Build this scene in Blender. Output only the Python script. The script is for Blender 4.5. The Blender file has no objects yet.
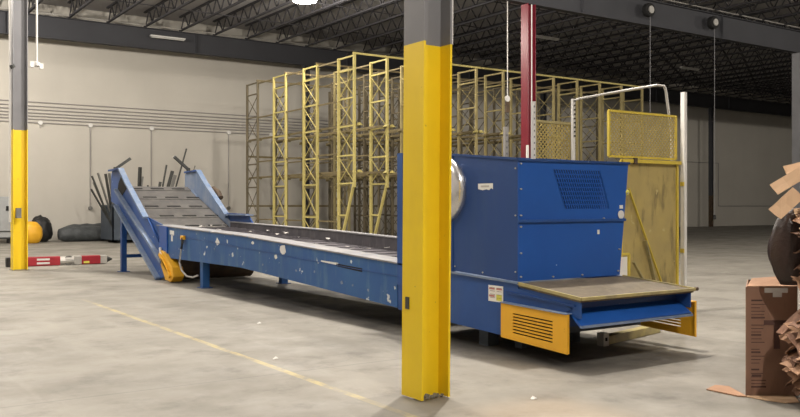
import bpy, math, random
from mathutils import Vector, Matrix
rnd = random.Random(7)
C = bpy.context.scene.collection
PI = math.pi
# ------------------------------------------------------------------ helpers
class MB:
    def __init__(s): s.v = []; s.f = []
    def add(s, vs, fs):
        n = len(s.v); s.v += [tuple(v) for v in vs]; s.f += [tuple(i + n for i in f) for f in fs]; return s
    def box(s, x0, x1, y0, y1, z0, z1):
        vs = [(x, y, z) for z in (z0, z1) for x, y in ((x0, y0), (x1, y0), (x1, y1), (x0, y1))]
        return s.add(vs, [(3, 2, 1, 0), (4, 5, 6, 7), (0, 1, 5, 4), (1, 2, 6, 5), (2, 3, 7, 6), (3, 0, 4, 7)])
    def bar(s, a, b, w, h=None, up=(0, 0, 1)):
        h = h or w; a = Vector(a); b = Vector(b); d = (b - a).normalized(); u = Vector(up)
        if abs(d.dot(u)) > .99: u = Vector((0, 1, 0))
        r = d.cross(u).normalized(); u = r.cross(d)
        vs = [p + r * (i * w / 2) + u * (j * h / 2) for p in (a, b) for i, j in ((-1, -1), (1, -1), (1, 1), (-1, 1))]
        return s.add(vs, [(3, 2, 1, 0), (4, 5, 6, 7), (0, 1, 5, 4), (1, 2, 6, 5), (2, 3, 7, 6), (3, 0, 4, 7)])
    def cyl(s, a, b, r, n=12, r2=None):
        r2 = r if r2 is None else r2; a = Vector(a); b = Vector(b); d = (b - a).normalized()
        u = Vector((0, 0, 1)) if abs(d.z) < .9 else Vector((1, 0, 0)); p = d.cross(u).normalized(); q = d.cross(p)
        vs = [c + (p * math.cos(2 * PI * i / n) + q * math.sin(2 * PI * i / n)) * rr for c, rr in ((a, r), (b, r2)) for i in range(n)]
        return s.add(vs, [tuple(range(n)), tuple(reversed(range(n, 2 * n)))] + [(i, i + n, (i + 1) % n + n, (i + 1) % n) for i in range(n)])
    def tube(s, pts, r, n=8):
        P = [Vector(p) for p in pts]; m = len(P); vs = []
        for k, p in enumerate(P):
            d = (P[min(k + 1, m - 1)] - P[max(k - 1, 0)]).normalized()
            u = Vector((0, 0, 1)) if abs(d.z) < .9 else Vector((1, 0, 0)); a = d.cross(u).normalized(); b = d.cross(a)
            vs += [p + (a * math.cos(2 * PI * i / n) + b * math.sin(2 * PI * i / n)) * r for i in range(n)]
        fs = [(k * n + i, (k + 1) * n + i, (k + 1) * n + (i + 1) % n, k * n + (i + 1) % n) for k in range(m - 1) for i in range(n)]
        return s.add(vs, fs + [tuple(range(n)), tuple(reversed(range((m - 1) * n, m * n)))])
    def prism(s, poly, ax, a, b):
        """poly: 2-D points in the plane normal to axis ax, extruded from a to b"""
        n = len(poly)
        def P(p, t): return {0: (t, p[0], p[1]), 1: (p[0], t, p[1]), 2: (p[0], p[1], t)}[ax]
        vs = [P(p, a) for p in poly] + [P(p, b) for p in poly]
        return s.add(vs, [tuple(reversed(range(n))), tuple(range(n, 2 * n))] + [(i, (i + 1) % n, (i + 1) % n + n, i + n) for i in range(n)])
    def lathe(s, c, prof, n=24, ax=2):
        c = Vector(c); m = len(prof); vs = []
        for r, z in prof:
            for i in range(n):
                t = 2 * PI * i / n; x, y = r * math.cos(t), r * math.sin(t)
                vs.append(c + Vector({2: (x, y, z), 0: (z, x, y), 1: (x, z, y)}[ax]))
        fs = [(k * n + i, k * n + (i + 1) % n, (k + 1) * n + (i + 1) % n, (k + 1) * n + i) for k in range(m - 1) for i in range(n)]
        return s.add(vs, fs + [tuple(reversed(range(n))), tuple(range((m - 1) * n, m * n))])
    def build(s, name, m, parent=None, bevel=0, smooth=False, solid=0, sub=0):
        me = bpy.data.meshes.new(name); me.from_pydata(s.v, [], s.f); me.validate(); me.update()
        import bmesh
        bm = bmesh.new(); bm.from_mesh(me); bmesh.ops.recalc_face_normals(bm, faces=bm.faces)
        if parent is not None:
            bmesh.ops.translate(bm, verts=bm.verts, vec=-parent.matrix_basis.translation if parent.parent is None else (-(parent.parent.matrix_basis.translation)))
        bm.to_mesh(me); bm.free()
        me.materials.append(m); o = bpy.data.objects.new(name, me); C.objects.link(o)
        if parent is not None: o.parent = parent
        if smooth:
            for p in me.polygons: p.use_smooth = True
        if solid:
            md = o.modifiers.new('thick', 'SOLIDIFY'); md.thickness = solid; md.offset = 0
        if sub:
            md = o.modifiers.new('sub', 'SUBSURF'); md.levels = sub; md.render_levels = sub
        if bevel:
            md = o.modifiers.new('bev', 'BEVEL'); md.width = bevel; md.segments = 2; md.limit_method = 'ANGLE'
        return o
def tag(o, label=None, cat=None, group=None, kind=None):
    for k, v in (('label', label), ('category', cat), ('group', group), ('kind', kind)):
        if v: o[k] = v
    return o
def thing(name, loc, label, cat, group=None):
    o = bpy.data.objects.new(name, None); o.empty_display_size = .1; C.objects.link(o); o.location = loc
    return tag(o, label, cat, group)
def copy_tree(o, parent=None):
    c = o.copy(); C.objects.link(c); c.parent = parent
    for ch in list(o.children): copy_tree(ch, c)
    return c
def text(name, body, size, loc, rot, m, parent, ext=.0008, sx=1, align='LEFT'):
    cu = bpy.data.curves.new(name, 'FONT'); cu.body = body; cu.size = size; cu.extrude = ext; cu.align_x = align
    cu.materials.append(m); o = bpy.data.objects.new(name, cu); C.objects.link(o)
    base = parent.location if parent.parent is None else parent.parent.location
    o.location = Vector(loc) - base; o.rotation_euler = rot; o.scale = (sx, 1, 1); o.parent = parent
    return o
# ------------------------------------------------------------------ materials
def mat(name, c1, c2=None, scale=3., rough=.6, metal=0., chips=None, streak=None, bump=0., spec=.4, detail=6, alpha=1.):
    """two-tone procedural paint; chips=(colour, scale, threshold) adds worn spots, streak=(colour, amount) adds grime"""
    m = bpy.data.materials.new(name); m.use_nodes = True; nt = m.node_tree; N = nt.nodes; L = nt.links
    b = N['Principled BSDF']; b.inputs['Roughness'].default_value = rough; b.inputs['Metallic'].default_value = metal
    b.inputs['Specular IOR Level'].default_value = spec
    tc = N.new('ShaderNodeTexCoord')
    def noise(sc, det=detail, vec=None, ro=.55):
        n = N.new('ShaderNodeTexNoise'); n.inputs['Scale'].default_value = sc; n.inputs['Detail'].default_value = det
        n.inputs['Roughness'].default_value = ro; L.new(vec or tc.outputs['Object'], n.inputs['Vector']); return n.outputs['Fac']
    def ramp(v, a, b_):
        r = N.new('ShaderNodeMapRange'); r.inputs[1].default_value = a; r.inputs[2].default_value = b_; L.new(v, r.inputs[0]); return r.outputs[0]
    def mix(f, a, c):
        x = N.new('ShaderNodeMix'); x.data_type = 'RGBA'
        if isinstance(f, float): x.inputs[0].default_value = f
        else: L.new(f, x.inputs[0])
        for i, q in ((6, a), (7, c)):
            if isinstance(q, tuple): x.inputs[i].default_value = (*q, 1)
            else: L.new(q, x.inputs[i])
        return x.outputs[2]
    col = mix(ramp(noise(scale), .3, .7), c1, c2 or tuple(v * .8 for v in c1))
    if streak:
        mp = N.new('ShaderNodeMapping'); mp.inputs['Scale'].default_value = (1, 1, .25); L.new(tc.outputs['Object'], mp.inputs[0])
        f = ramp(noise(scale * 2.3, 8, mp.outputs[0], .65), .5, .75)
        mm = N.new('ShaderNodeMath'); mm.operation = 'MULTIPLY'; L.new(f, mm.inputs[0]); mm.inputs[1].default_value = streak[1]
        col = mix(mm.outputs[0], col, streak[0])
    if chips:
        f = ramp(noise(chips[1], 3, None, .5), chips[2], chips[2] + .03); col = mix(f, col, chips[0])
    L.new(col, b.inputs['Base Color'])
    if bump:
        bp = N.new('ShaderNodeBump'); bp.inputs['Strength'].default_value = bump; bp.inputs['Distance'].default_value = .02
        L.new(noise(scale * 6), bp.inputs['Height']); L.new(bp.outputs[0], b.inputs['Normal'])
    if alpha < 1: b.inputs['Alpha'].default_value = alpha
    m['n'] = 1
    return m
def emit(name, col, st):
    m = bpy.data.materials.new(name); m.use_nodes = True; b = m.node_tree.nodes['Principled BSDF']
    b.inputs['Base Color'].default_value = (*col, 1); b.inputs['Emission Color'].default_value = (*col, 1); b.inputs['Emission Strength'].default_value = st
    return m
M = dict(
    blue=mat('blue_paint', (.018, .075, .27), (.012, .055, .21), 1.5, .42, chips=((.55, .58, .6), 9, .73), streak=((.06, .11, .2), .35)),
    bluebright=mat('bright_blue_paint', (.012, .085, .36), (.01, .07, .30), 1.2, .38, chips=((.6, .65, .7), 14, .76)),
    blueshade=mat('shaded_blue_paint', (.012, .05, .19), (.01, .045, .17), 1.2, .45, chips=((.3, .4, .5), 18, .76), streak=((.04, .08, .17), .4)),  # deeper blue; the hopper side's shade is put into the colour
    blueworn=mat('worn_blue_paint', (.016, .08, .255), (.024, .10, .27), 2.2, .5, chips=((.6, .63, .62), 5.5, .69), streak=((.12, .22, .27), .6)),
    bluedust=mat('dusty_blue_paint', (.10, .165, .29), (.19, .235, .32), 3, .6, streak=((.32, .34, .36), .6)),
    dustgrey=mat('dusty_grey_steel', (.27, .265, .265), (.18, .18, .19), 4, .7, chips=((.1, .17, .3), 9, .66)),
    belt=mat('steel_belt', (.125, .12, .112), (.085, .082, .08), 3, .55, metal=.2, streak=((.20, .185, .165), .5)),
    beltdark=mat('dark_trough_belt', (.085, .078, .088), (.05, .046, .054), 4, .7, streak=((.17, .155, .16), .5)),
    slot=mat('black_slot', (.01, .01, .01), None, 3, .8),
    yellow=mat('column_yellow_paint', (.84, .60, .012), (.76, .53, .01), 1.1, .45, streak=((.5, .34, .03), .25), chips=((.3, .22, .05), 16, .74)),
    colgrey=mat('column_grey_paint', (.21, .21, .22), (.17, .17, .18), 1.2, .6),
    machyellow=mat('guard_yellow_paint', (.76, .40, .02), (.68, .36, .025), 3, .5, chips=((.25, .16, .05), 13, .72)),
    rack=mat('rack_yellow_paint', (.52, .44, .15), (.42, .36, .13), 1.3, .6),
    rackmid=mat('dimmed_rack_paint', (.36, .30, .13), (.27, .22, .10), 1.3, .7),  # dimmer copy of the rack paint; weaker light further right put into it
    rackdim=mat('shaded_rack_paint', (.24, .20, .085), (.17, .14, .065), 1.3, .7),  # darker copy for inner frames, their lack of light painted in
    rackshade=mat('shaded_brown_rack_paint', (.16, .135, .085), (.11, .09, .055), 1.3, .75),  # browner and darkest; shade deep in the racks is put into it
    rackrail=mat('rack_rail_yellow', (.19, .15, .07), (.12, .095, .05), 2, .7),
    red=mat('red_column_paint', (.19, .010, .024), (.16, .009, .02), 1, .35),
    redpole=mat('red_bar_paint', (.34, .018, .03), (.27, .014, .024), 3, .5),
    white=mat('white_paint', (.68, .67, .64), (.58, .57, .55), 3, .5),
    girder=mat('dark_girder_paint', (.052, .053, .060), (.044, .045, .051), .6, .75),
    joist=mat('dark_joist_paint', (.050, .048, .053), (.04, .039, .043), .8, .75),
    conduit=mat('painted_conduit', (.30, .28, .27), (.26, .25, .24), 2, .5),
    pipe=mat('galvanised_pipe', (.52, .50, .46), (.4, .39, .37), 4, .4, metal=.4),
    chrome=mat('bare_aluminium', (.72, .72, .72), (.6, .6, .6), 4, .22, metal=.9),
    deckplate=mat('worn_platform_top', (.155, .125, .085), (.10, .085, .06), 5, .75, streak=((.24, .20, .12), .6)),
    deckedge=mat('yellowed_platform_edge', (.42, .35, .14), (.25, .22, .12), 6, .6),
    black=mat('black_plastic', (.012, .012, .013), (.02, .02, .02), 4, .5),
    scrap=mat('grey_scrap_steel', (.055, .056, .052), (.035, .037, .035), 5, .5, metal=.3),
    scrap2=mat('pale_scrap_steel', (.2, .195, .18), (.13, .13, .12), 5, .5, metal=.3),
    tarp=mat('dark_grey_tarp', (.075, .082, .085), (.04, .045, .047), 5, .6, bump=.6),
    card=mat('brown_cardboard', (.42, .25, .155), (.36, .21, .13), 3, .85, streak=((.25, .14, .09), .4)),
    card2=mat('pale_cardboard', (.60, .41, .26), (.52, .35, .22), 3, .85),
    carddark=mat('dark_cardboard', (.20, .105, .065), (.13, .07, .045), 4, .85),
    cardbox=mat('carton_board', (.47, .275, .19), (.40, .235, .165), 2.5, .8, streak=((.14, .08, .06), .5)),
    ink=mat('brown_ink', (.10, .05, .04), None, 3, .8),
    brownplastic=mat('dark_brown_plastic', (.040, .022, .018), (.02, .012, .01), 6, .32, bump=.3),
    paper=mat('white_sticker', (.75, .74, .70), (.7, .7, .66), 9, .5),
    stickyellow=mat('yellow_sticker', (.65, .62, .10), None, 9, .5),
    stickred=mat('faded_red_sticker', (.5, .2, .18), None, 9, .5),
    sheet=mat('yellowed_dusty_sheet', (.46, .36, .13), (.36, .29, .12), 2.6, .6, streak=((.09, .075, .045), 1.), chips=((.48, .40, .18), 7, .70), alpha=.9),
    wire=mat('yellowed_wire_mesh', (.46, .36, .11), (.34, .27, .09), 6, .6),
    frameyellow=mat('bright_yellow_frame', (.62, .48, .06), (.5, .38, .06), 4, .5),
    greymach=mat('grey_machine_paint', (.33, .34, .34), (.27, .28, .28), 2, .5),
    dumper=mat('slate_bin_paint', (.05, .065, .085), (.035, .045, .06), 2, .6),
    rust=mat('rusty_brown_roll', (.10, .065, .035), (.05, .035, .025), 5, .7),
    lens=mat('unlit_lamp_lens', (.75, .75, .72), None, 3, .4),
    glow=emit('glowing_lamp_lens', (1, .87, .75), 60.),
    debris=mat('crumpled_debris', (.72, .70, .66), (.4, .38, .36), 30, .8),
)
# ---- floor: stained concrete with a worn yellow line and saw-cut joints
def floor_mat():
    m = bpy.data.materials.new('stained_concrete'); m.use_nodes = True; nt = m.node_tree; N = nt.nodes; L = nt.links
    b = N['Principled BSDF']; b.inputs['Specular IOR Level'].default_value = .3
    g = N.new('ShaderNodeNewGeometry'); P = g.outputs['Position']
    sp = N.new('ShaderNodeSeparateXYZ'); L.new(P, sp.inputs[0])
    def mth(op, a, c=0., d=None):
        n = N.new('ShaderNodeMath'); n.operation = op
        for i, q in enumerate((a, c) if d is None else (a, c, d)):
            if isinstance(q, (int, float)): n.inputs[i].default_value = q
            else: L.new(q, n.inputs[i])
        return n.outputs[0]
    def noise(sc, det=8, ro=.6, st=(1, 1, 1)):
        mp = N.new('ShaderNodeMapping'); mp.inputs['Scale'].default_value = st; L.new(P, mp.inputs[0])
        n = N.new('ShaderNodeTexNoise'); n.inputs['Scale'].default_value = sc; n.inputs['Detail'].default_value = det
        n.inputs['Roughness'].default_value = ro; L.new(mp.outputs[0], n.inputs['Vector']); return n.outputs['Fac']
    def ramp(v, a, c, lo=0., hi=1.):
        r = N.new('ShaderNodeMapRange'); r.interpolation_type = 'SMOOTHSTEP'
        for i, q in enumerate((a, c, lo, hi)): r.inputs[i + 1].default_value = q
        L.new(v, r.inputs[0]); return r.outputs[0]
    def mix(f, a, c):
        x = N.new('ShaderNodeMix'); x.data_type = 'RGBA'; L.new(f, x.inputs[0])
        for i, q in ((6, a), (7, c)):
            if isinstance(q, tuple): x.inputs[i].default_value = (*q, 1)
            else: L.new(q, x.inputs[i])
        return x.outputs[2]
    def band(v, c, w, soft): return ramp(mth('ABSOLUTE', mth('SUBTRACT', v, c)), w, w + soft, 1., 0.)
    wob = mth('MULTIPLY', mth('SUBTRACT', noise(.6, 3), .5), .5)
    col = mix(ramp(noise(.55), .35, .68), (.252, .237, .205), (.185, .174, .15))
    col = mix(mth('MULTIPLY', ramp(noise(1.6, 10, .7), .48, .72), .65), col, (.105, .097, .085))
    col = mix(mth('MULTIPLY', ramp(noise(2.2, 6, .6, (1, .25, 1)), .55, .75), .45), col, (.33, .31, .27))
    # saw-cut joints
    for ax, cs in ((0, (-.2, 8.9, 17.6)), (1, (1.2, 7.35, 14.6, 22.4, 29.0))):
        for c_ in cs:
            col = mix(mth('MULTIPLY', band(sp.outputs[ax], c_, .006, .012), .45), col, (.10, .095, .09))
    # hairline cracks
    vo = N.new('ShaderNodeTexVoronoi'); vo.feature = 'DISTANCE_TO_EDGE'; vo.inputs['Scale'].default_value = .35
    va = N.new('ShaderNodeVectorMath'); va.operation = 'ADD'; L.new(P, va.inputs[0])
    nn = N.new('ShaderNodeTexNoise'); nn.inputs['Scale'].default_value = 1.2; nn.inputs['Detail'].default_value = 8; L.new(P, nn.inputs['Vector'])
    L.new(nn.outputs['Color'], va.inputs[1]); L.new(va.outputs[0], vo.inputs['Vector'])
    crk = mth('MULTIPLY', ramp(vo.outputs['Distance'], .0, .006, 1., 0.), ramp(noise(.3), .45, .6))
    col = mix(mth('MULTIPLY', crk, .5), col, (.17, .16, .15))
    # worn yellow aisle line
    ln = mth('MULTIPLY', band(sp.outputs[0], 3.72, .032, .015), ramp(noise(3.5, 8, .75, (1, .6, 1)), .36, .62))
    ln = mth('MULTIPLY', ln, ramp(sp.outputs[1], 15.5, 13.5))
    ln = mth('MULTIPLY', ln, .42)
    col = mix(ln, col, (.66, .52, .16))
    # patchy oil and grease drips plus painted shadow under machine and conveyor
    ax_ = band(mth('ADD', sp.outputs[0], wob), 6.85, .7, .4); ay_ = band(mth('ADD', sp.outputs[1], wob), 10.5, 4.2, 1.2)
    oil_shade = mth('MULTIPLY', mth('MULTIPLY', ax_, ay_), ramp(noise(.9, 6), .3, .6, .15, .8))
    col = mix(oil_shade, col, (.035, .033, .032))
    # dark tyre-worn patch at the near column base, rusty smudges
    pa = mth('MULTIPLY', band(sp.outputs[0], 3.98, .3, .04), band(sp.outputs[1], 5.66, .32, .04))
    col = mix(mth('MULTIPLY', pa, .5), col, (.17, .16, .14))
    sm = mth('MULTIPLY', mth('MULTIPLY', band(sp.outputs[0], 4.6, .2, .6), band(sp.outputs[1], 4.7, .2, .6)), .25)
    col = mix(sm, col, (.46, .33, .20))
    L.new(col, b.inputs['Base Color'])
    L.new(ramp(noise(1.1, 6), .3, .7, .5, .72), b.inputs['Roughness'])
    bp = N.new('ShaderNodeBump'); bp.inputs['Strength'].default_value = .15; bp.inputs['Distance'].default_value = .01
    L.new(noise(9, 8), bp.inputs['Height']); L.new(bp.outputs[0], b.inputs['Normal'])
    return m
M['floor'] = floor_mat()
M['wall'] = mat('painted_block_wall', (.50, .475, .42), (.465, .44, .39), .5, .85, streak=((.42, .40, .36), .25))
M['sidewall'] = mat('side_wall_paint', (.42, .40, .38), (.38, .36, .34), .5, .85)
def deck_mat():
    m = mat('ribbed_roof_deck', (.36, .345, .345), (.31, .30, .30), .5, .8); nt = m.node_tree; N = nt.nodes; L = nt.links
    tc = N.new('ShaderNodeNewGeometry'); w = N.new('ShaderNodeTexWave'); w.bands_direction = 'Y'; w.inputs['Scale'].default_value = 1.6
    L.new(tc.outputs['Position'], w.inputs['Vector']); bp = N.new('ShaderNodeBump'); bp.inputs['Strength'].default_value = .6; bp.inputs['Distance'].default_value = .04
    L.new(w.outputs['Fac'], bp.inputs['Height']); L.new(bp.outputs[0], N['Principled BSDF'].inputs['Normal']); return m
M['deck'] = deck_mat()
# ------------------------------------------------------------------ setting
X0, X1, Y0, Y1, ZC = -12., 90., -14., 41.6, 10.9
def struct(name, mb, m): return tag(mb.build(name, m), kind='structure')
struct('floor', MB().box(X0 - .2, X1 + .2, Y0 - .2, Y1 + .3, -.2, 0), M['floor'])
struct('ceiling', MB().box(X0 - .2, X1 + .2, Y0 - .2, Y1 + .3, ZC, ZC + .15), M['deck'])
struct('wall_back', MB().box(X0 - .2, X1 + .2, Y1, Y1 + .3, 0, ZC), M['wall'])
struct('wall_left', MB().box(X0 - .2, X0, Y0, Y1, 0, ZC), M['sidewall'])
struct('wall_right', MB().box(X1, X1 + .2, Y0, Y1, 0, ZC), M['sidewall'])
struct('wall_front', MB().box(X0, X1, Y0 - .2, Y0, 0, ZC), M['sidewall'])
# girders along X on the column rows
def girder(name, yc, x0, x1, z0, z1, label):
    g = thing(name, (x0, yc, z0), label, 'girder')
    MB().box(x0, x1, yc - .012, yc + .012, z0 + .02, z1 - .02).build('web', M['girder'], g)
    for za, zb in ((z0, z0 + .03), (z1 - .03, z1)): MB().box(x0, x1, yc - .15, yc + .15, za, zb).build('flange', M['girder'], g)
    x = x0 + 1.2
    while x < x1:
        MB().box(x, x + .015, yc - .13, yc + .13, z0 + .03, z1 - .03).build('stiffener', M['girder'], g); x += 8.7
    return g
girder('roof_girder', 40.6, -11.9, 89.9, 9.15, 10.15, 'deep dark grey steel roof girder running just in front of the back wall')
girder('roof_girder', 23., -11.9, 89.9, 8.95, 10.0, 'deep dark grey steel roof girder carried by the red column')
# open-web joists
def make_joist(ya, yb, z0, z1, label, group):
    j = thing('roof_joist', (0, ya, z0), label, 'joist', group)
    for z in (z0, z1):
        b = MB()
        for s in (-.035, .035): b.box(s - .022, s + .022, ya + .1, yb - .1, z - .035, z + .035)
        b.build('chord', M['joist'], j)
    w = MB(); y = ya + .35; k = 0; p = .50
    while y + p < yb - .1:
        a, c = (z0, z1) if k % 2 == 0 else (z1, z0)
        w.bar((0, y, a), (0, y + p, c), .045, .045, (1, 0, 0)); y += p; k += 1
    w.build('web_rod', M['joist'], j)
    return j
def joists(ya, yb, z0, z1, xs, label, group):
    j0 = make_joist(ya, yb, z0, z1, label, group)
    for i, x in enumerate(xs):
        o = j0 if i == 0 else copy_tree(j0)
        o.location.x = x
joists(23., 40.6, 10.18, 10.85, [2.4 + 1.74 * i for i in range(44)], 'dark open-web steel roof joist between the two big girders', 'roof joists between the girders')
joists(5.6, 23., 10.05, 10.85, [24.9 + 1.74 * i for i in range(16)], 'dark open-web steel roof joist on the near side of the red column girder', 'roof joists on the near side of the girder')
for y, z, x0 in ((27.4, 10.22, 0.), (31.8, 10.22, 0.), (36.2, 10.22, 3.), (13.5, 10.1, 24.), (18.2, 10.1, 24.)):
    where = {27.4: 'first row beyond the red column girder', 31.8: 'middle of the far roof bay', 36.2: 'row nearest the back wall', 13.5: 'row nearest the viewer', 18.2: 'row just before the red column girder'}[y]
    tag(MB().bar((x0, y, z), (84, y, z), .035).build('bridging_bar', M['joist']), 'thin dark steel bar crossing under the roof joists, ' + where, 'bar')
tag(MB().tube([(-5, 40.2, 10.2), (40, 40.2, 10.2), (86, 40.2, 10.2)], .04).build('sprinkler_pipe', M['pipe']), 'pale sprinkler pipe along the top of the back wall girder', 'pipe')
tag(MB().tube([(24, 22.6, 10.05), (50, 22.6, 10.05), (86, 22.6, 10.05)], .03).build('sprinkler_pipe', M['pipe']), 'thin sprinkler pipe along the top of the red column girder', 'pipe')
# ------------------------------------------------------------------ columns (H sections, flanges along Y, web along X)
def hcol(name, cx, cy, z1, zs, m0, m1, label, half=.145, base=True, cat='column'):
    t = thing(name, (cx, cy, 0), label, cat)
    def sec(a, b, m, nm):
        s = MB(); h = half; th = .02
        s.box(cx - h, cx - h + th, cy - h, cy + h, a, b); s.box(cx + h - th, cx + h, cy - h, cy + h, a, b)
        s.box(cx - h + th, cx + h - th, cy - .008, cy + .008, a, b)
        return s.build(nm, m, t)
    if zs > 0: sec(0.012, zs, m0, 'painted_lower_shaft')
    sec(max(zs, .012), z1, m1, 'upper_shaft')
    if base: MB().box(cx - half - .03, cx + half + .03, cy - half - .03, cy + half + .03, 0, .012).build('base_plate', M['scrap2'], t)
    return t
near = hcol('steel_column', 4.19, 5.76, ZC, 2.95, M['yellow'], M['colgrey'], 'large near H-section steel column, yellow below and grey above, in front of the blue machine', base=False)
MB().box(4.038, 4.046, 5.80, 5.85, .74, .84).build('switch_plate', M['scrap'], near)
MB().cyl((4.36, 5.66, 2.96), (4.36, 5.66, ZC), .016, 10).build('conduit', M['white'], near)
near.rotation_euler.y = .008
deb = MB()
for i in range(16): 
    x, y = rnd.uniform(4.09, 4.31), rnd.uniform(5.63, 5.73); r = rnd.uniform(.012, .03)
    deb.bar((x, y, .015), (x + r, y + r * .6, .02 + r * .5), r, r * .5)
tag(deb.build('floor_debris', M['scrap2']), 'small pile of grey grit lying inside the foot of the near yellow column', 'debris', kind='stuff')
lc = hcol('steel_column', 4.12, 22.95, 8.95, 3.5, M['yellow'], M['colgrey'], 'H-section steel column at the far left, yellow below and grey above', .17)
MB().cyl((3.90, 22.9, 1.2), (3.90, 22.9, 8.95), .03, 10).build('conduit', M['white'], lc)
MB().cyl((3.94, 22.7, 5.0), (3.90, 22.7, 5.08), .06, 10).build('conduit_box', M['scrap'], lc)
MB().box(4.0, 4.12, 22.66, 22.78, 1.3, 1.55).build('handle_plate', M['scrap2'], lc)
rc = hcol('steel_column', 21.37, 23., 8.95, 0, M['red'], M['red'], 'dark red painted steel column standing behind the blue hopper', .19)
MB().cyl((21.30, 22.75, .1), (21.30, 22.75, 8.9), .022, 10).build('conduit', M['white'], rc)
MB().box(21.07, 21.15, 22.74, 22.8, 3.3, 3.8).build('sign_strip', M['paper'], rc)
hcol('steel_column', 38.9, 23., 8.95, 0, M['colgrey'], M['colgrey'], 'grey steel column at the far right behind the cardboard stack', .2)
hcol('steel_column', 21.5, 40.45, 9.15, 0, M['girder'], M['girder'], 'thin black steel column against the back wall at the left end of the racks', .15)
hcol('steel_column', 38.9, 40.45, 9.15, 0, M['girder'], M['girder'], 'black steel column behind the middle of the yellow racks', .15)
hcol('steel_column', 56.5, 40.45, 9.15, 2.4, M['rust'], M['girder'], 'slim dark steel column with brownish foot against the right part of the back wall', .13)
# ------------------------------------------------------------------ wall conduits
zs = (6.36, 6.18, 6.02, 5.86, 5.72, 5.58, 5.42)
words = ('topmost', 'second from the top', 'third from the top', 'middle one', 'third from the bottom', 'second from the bottom', 'lowest')
for z, w in zip(zs, words):
    tag(MB().tube([(3, 41.56, z), (14, 41.56, z), (32, 41.56, z)], .025, 6).build('wall_conduit', M['conduit']), 'grey conduit along the back wall, ' + w + ' of seven', 'conduit')
for x, z0, w in ((8.35, 5.2, 'short drop nearest the left column'), (10.58, 1.5, 'long drop left of the tilted conveyor'), (13.5, 1.5, 'long drop behind the tilted conveyor'), (17.55, 1.5, 'drop just left of the racks'), (20.0, 1.5, 'drop seen through the left rack frames')):
    d = thing('conduit_drop', (x, 41.5, z0), 'thin vertical wall conduit with junction box, ' + w, 'conduit')
    MB().cyl((x, 41.55, z0), (x, 41.55, 5.42), .022, 6).build('drop_pipe', M['conduit'], d)
    MB().cyl((x, 41.6, 5.42), (x, 41.46, 5.42), .10, 14).build('junction_box', M['white'], d)
    if z0 < 3: MB().cyl((x, 41.6, z0), (x, 41.46, z0), .09, 12).build('outlet_box', M['scrap2'], d)
r = thing('conduit_run', (52, 41.5, 1.5), 'thin dark conduit loop on the right part of the back wall', 'conduit')
MB().tube([(47, 41.55, 5.0), (59.0, 41.55, 5.0)], .03, 6).build('upper_pipe', M['conduit'], r)
MB().tube([(59.0, 41.55, 5.0), (59.0, 41.55, 1.6), (70.5, 41.55, 1.6)], .03, 6).build('lower_pipe', M['conduit'], r)
MB().tube([(52.8, 41.55, 5.0), (52.8, 41.55, 1.7)], .03, 6).build('drop_pipe', M['conduit'], r)
# ------------------------------------------------------------------ yellow drive-in racks
RH = 7.24; HS = [.12, 1.15, 2.45, 3.5, 4.6, 5.65, 6.7, 7.2]
def braces(mb, y0, y1, zs_, x=0):
    for k, z in enumerate(zs_):
        mb.bar((x, y0, z), (x, y1, z), .045, .06, (0, 0, 1))
        if k < len(zs_) - 1 and zs_[k + 1] - z > .7:
            mb.bar((x - .012, y0, z + .04), (x - .012, y1, zs_[k + 1] - .04), .02, .028, (1, 0, 0))
            mb.bar((x + .012, y1, z + .04), (x + .012, y0, zs_[k + 1] - .04), .02, .028, (1, 0, 0))
def make_frame(front, mk):
    f = thing('storage_rack', (0, 0, 0), '', 'rack')
    w = .045
    if front:
        MB().box(-w, w, 0, .09, 2.3, RH).build('post', M[mk], f)
        MB().bar((0, .05, 2.5), (0, 1.06, .1), .07, .09, (1, 0, 0)).build('slanted_leg', M[mk], f)
        b = MB(); braces(b, .05, 1.2, HS[2:]); MB().bar((0, .55, 1.25), (0, 1.2, 1.25), .045, .06).build('lower_tie', M[mk], f); b.build('bracing', M[mk], f)
        fy = (1.2,)
    else:
        MB().box(-w, w, 0, .09, 0.01, RH).build('post', M[mk], f)
        b = MB(); braces(b, .05, 1.2, HS); b.build('bracing', M[mk], f); fy = (.045, 1.2)
    MB().box(-w, w, 1.15, 1.24, 0.01, RH).build('post', M[mk], f)
    for y in fy: MB().box(-.08, .08, y - .08, y + .08, 0, .012).build('foot_plate', M[mk], f)
    return f
FK = {'front': (True, 'rack'), 'front_dim': (True, 'rackmid'), 'mid': (False, 'rack'), 'dull': (False, 'rackdim'), 'shaded': (False, 'rackshade')}; fr = {}  # dull and shaded frames take the darker paints with the shade put in
rows = [16.4 + 1.46 * i for i in range(12)]; deps = [27., 29.83, 32.62, 35.43]
ordw = ['first', 'second', 'third', 'fourth', 'fifth', 'sixth', 'seventh', 'eighth', 'ninth', 'tenth', 'eleventh', 'twelfth']
for i, x in enumerate(rows):
    for k, y in enumerate(deps):
        if i >= 8 and k > 1: continue
        q = ('front' if i < 2 else 'front_dim') if k == 0 else 'mid' if (i == 0 and k < 3) else 'shaded' if (k == 3 or i > 1) else 'dull'
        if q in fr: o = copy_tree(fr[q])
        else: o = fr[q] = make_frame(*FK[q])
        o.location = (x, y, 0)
        o['label'] = 'tall yellow braced rack frame, %s row from the left, %s' % (ordw[i], ['at the front with slanted foot', 'second from the front', 'third from the front', 'rearmost by the wall'][k])
        o['group'] = 'frames of the empty yellow drive-in racks'
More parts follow.
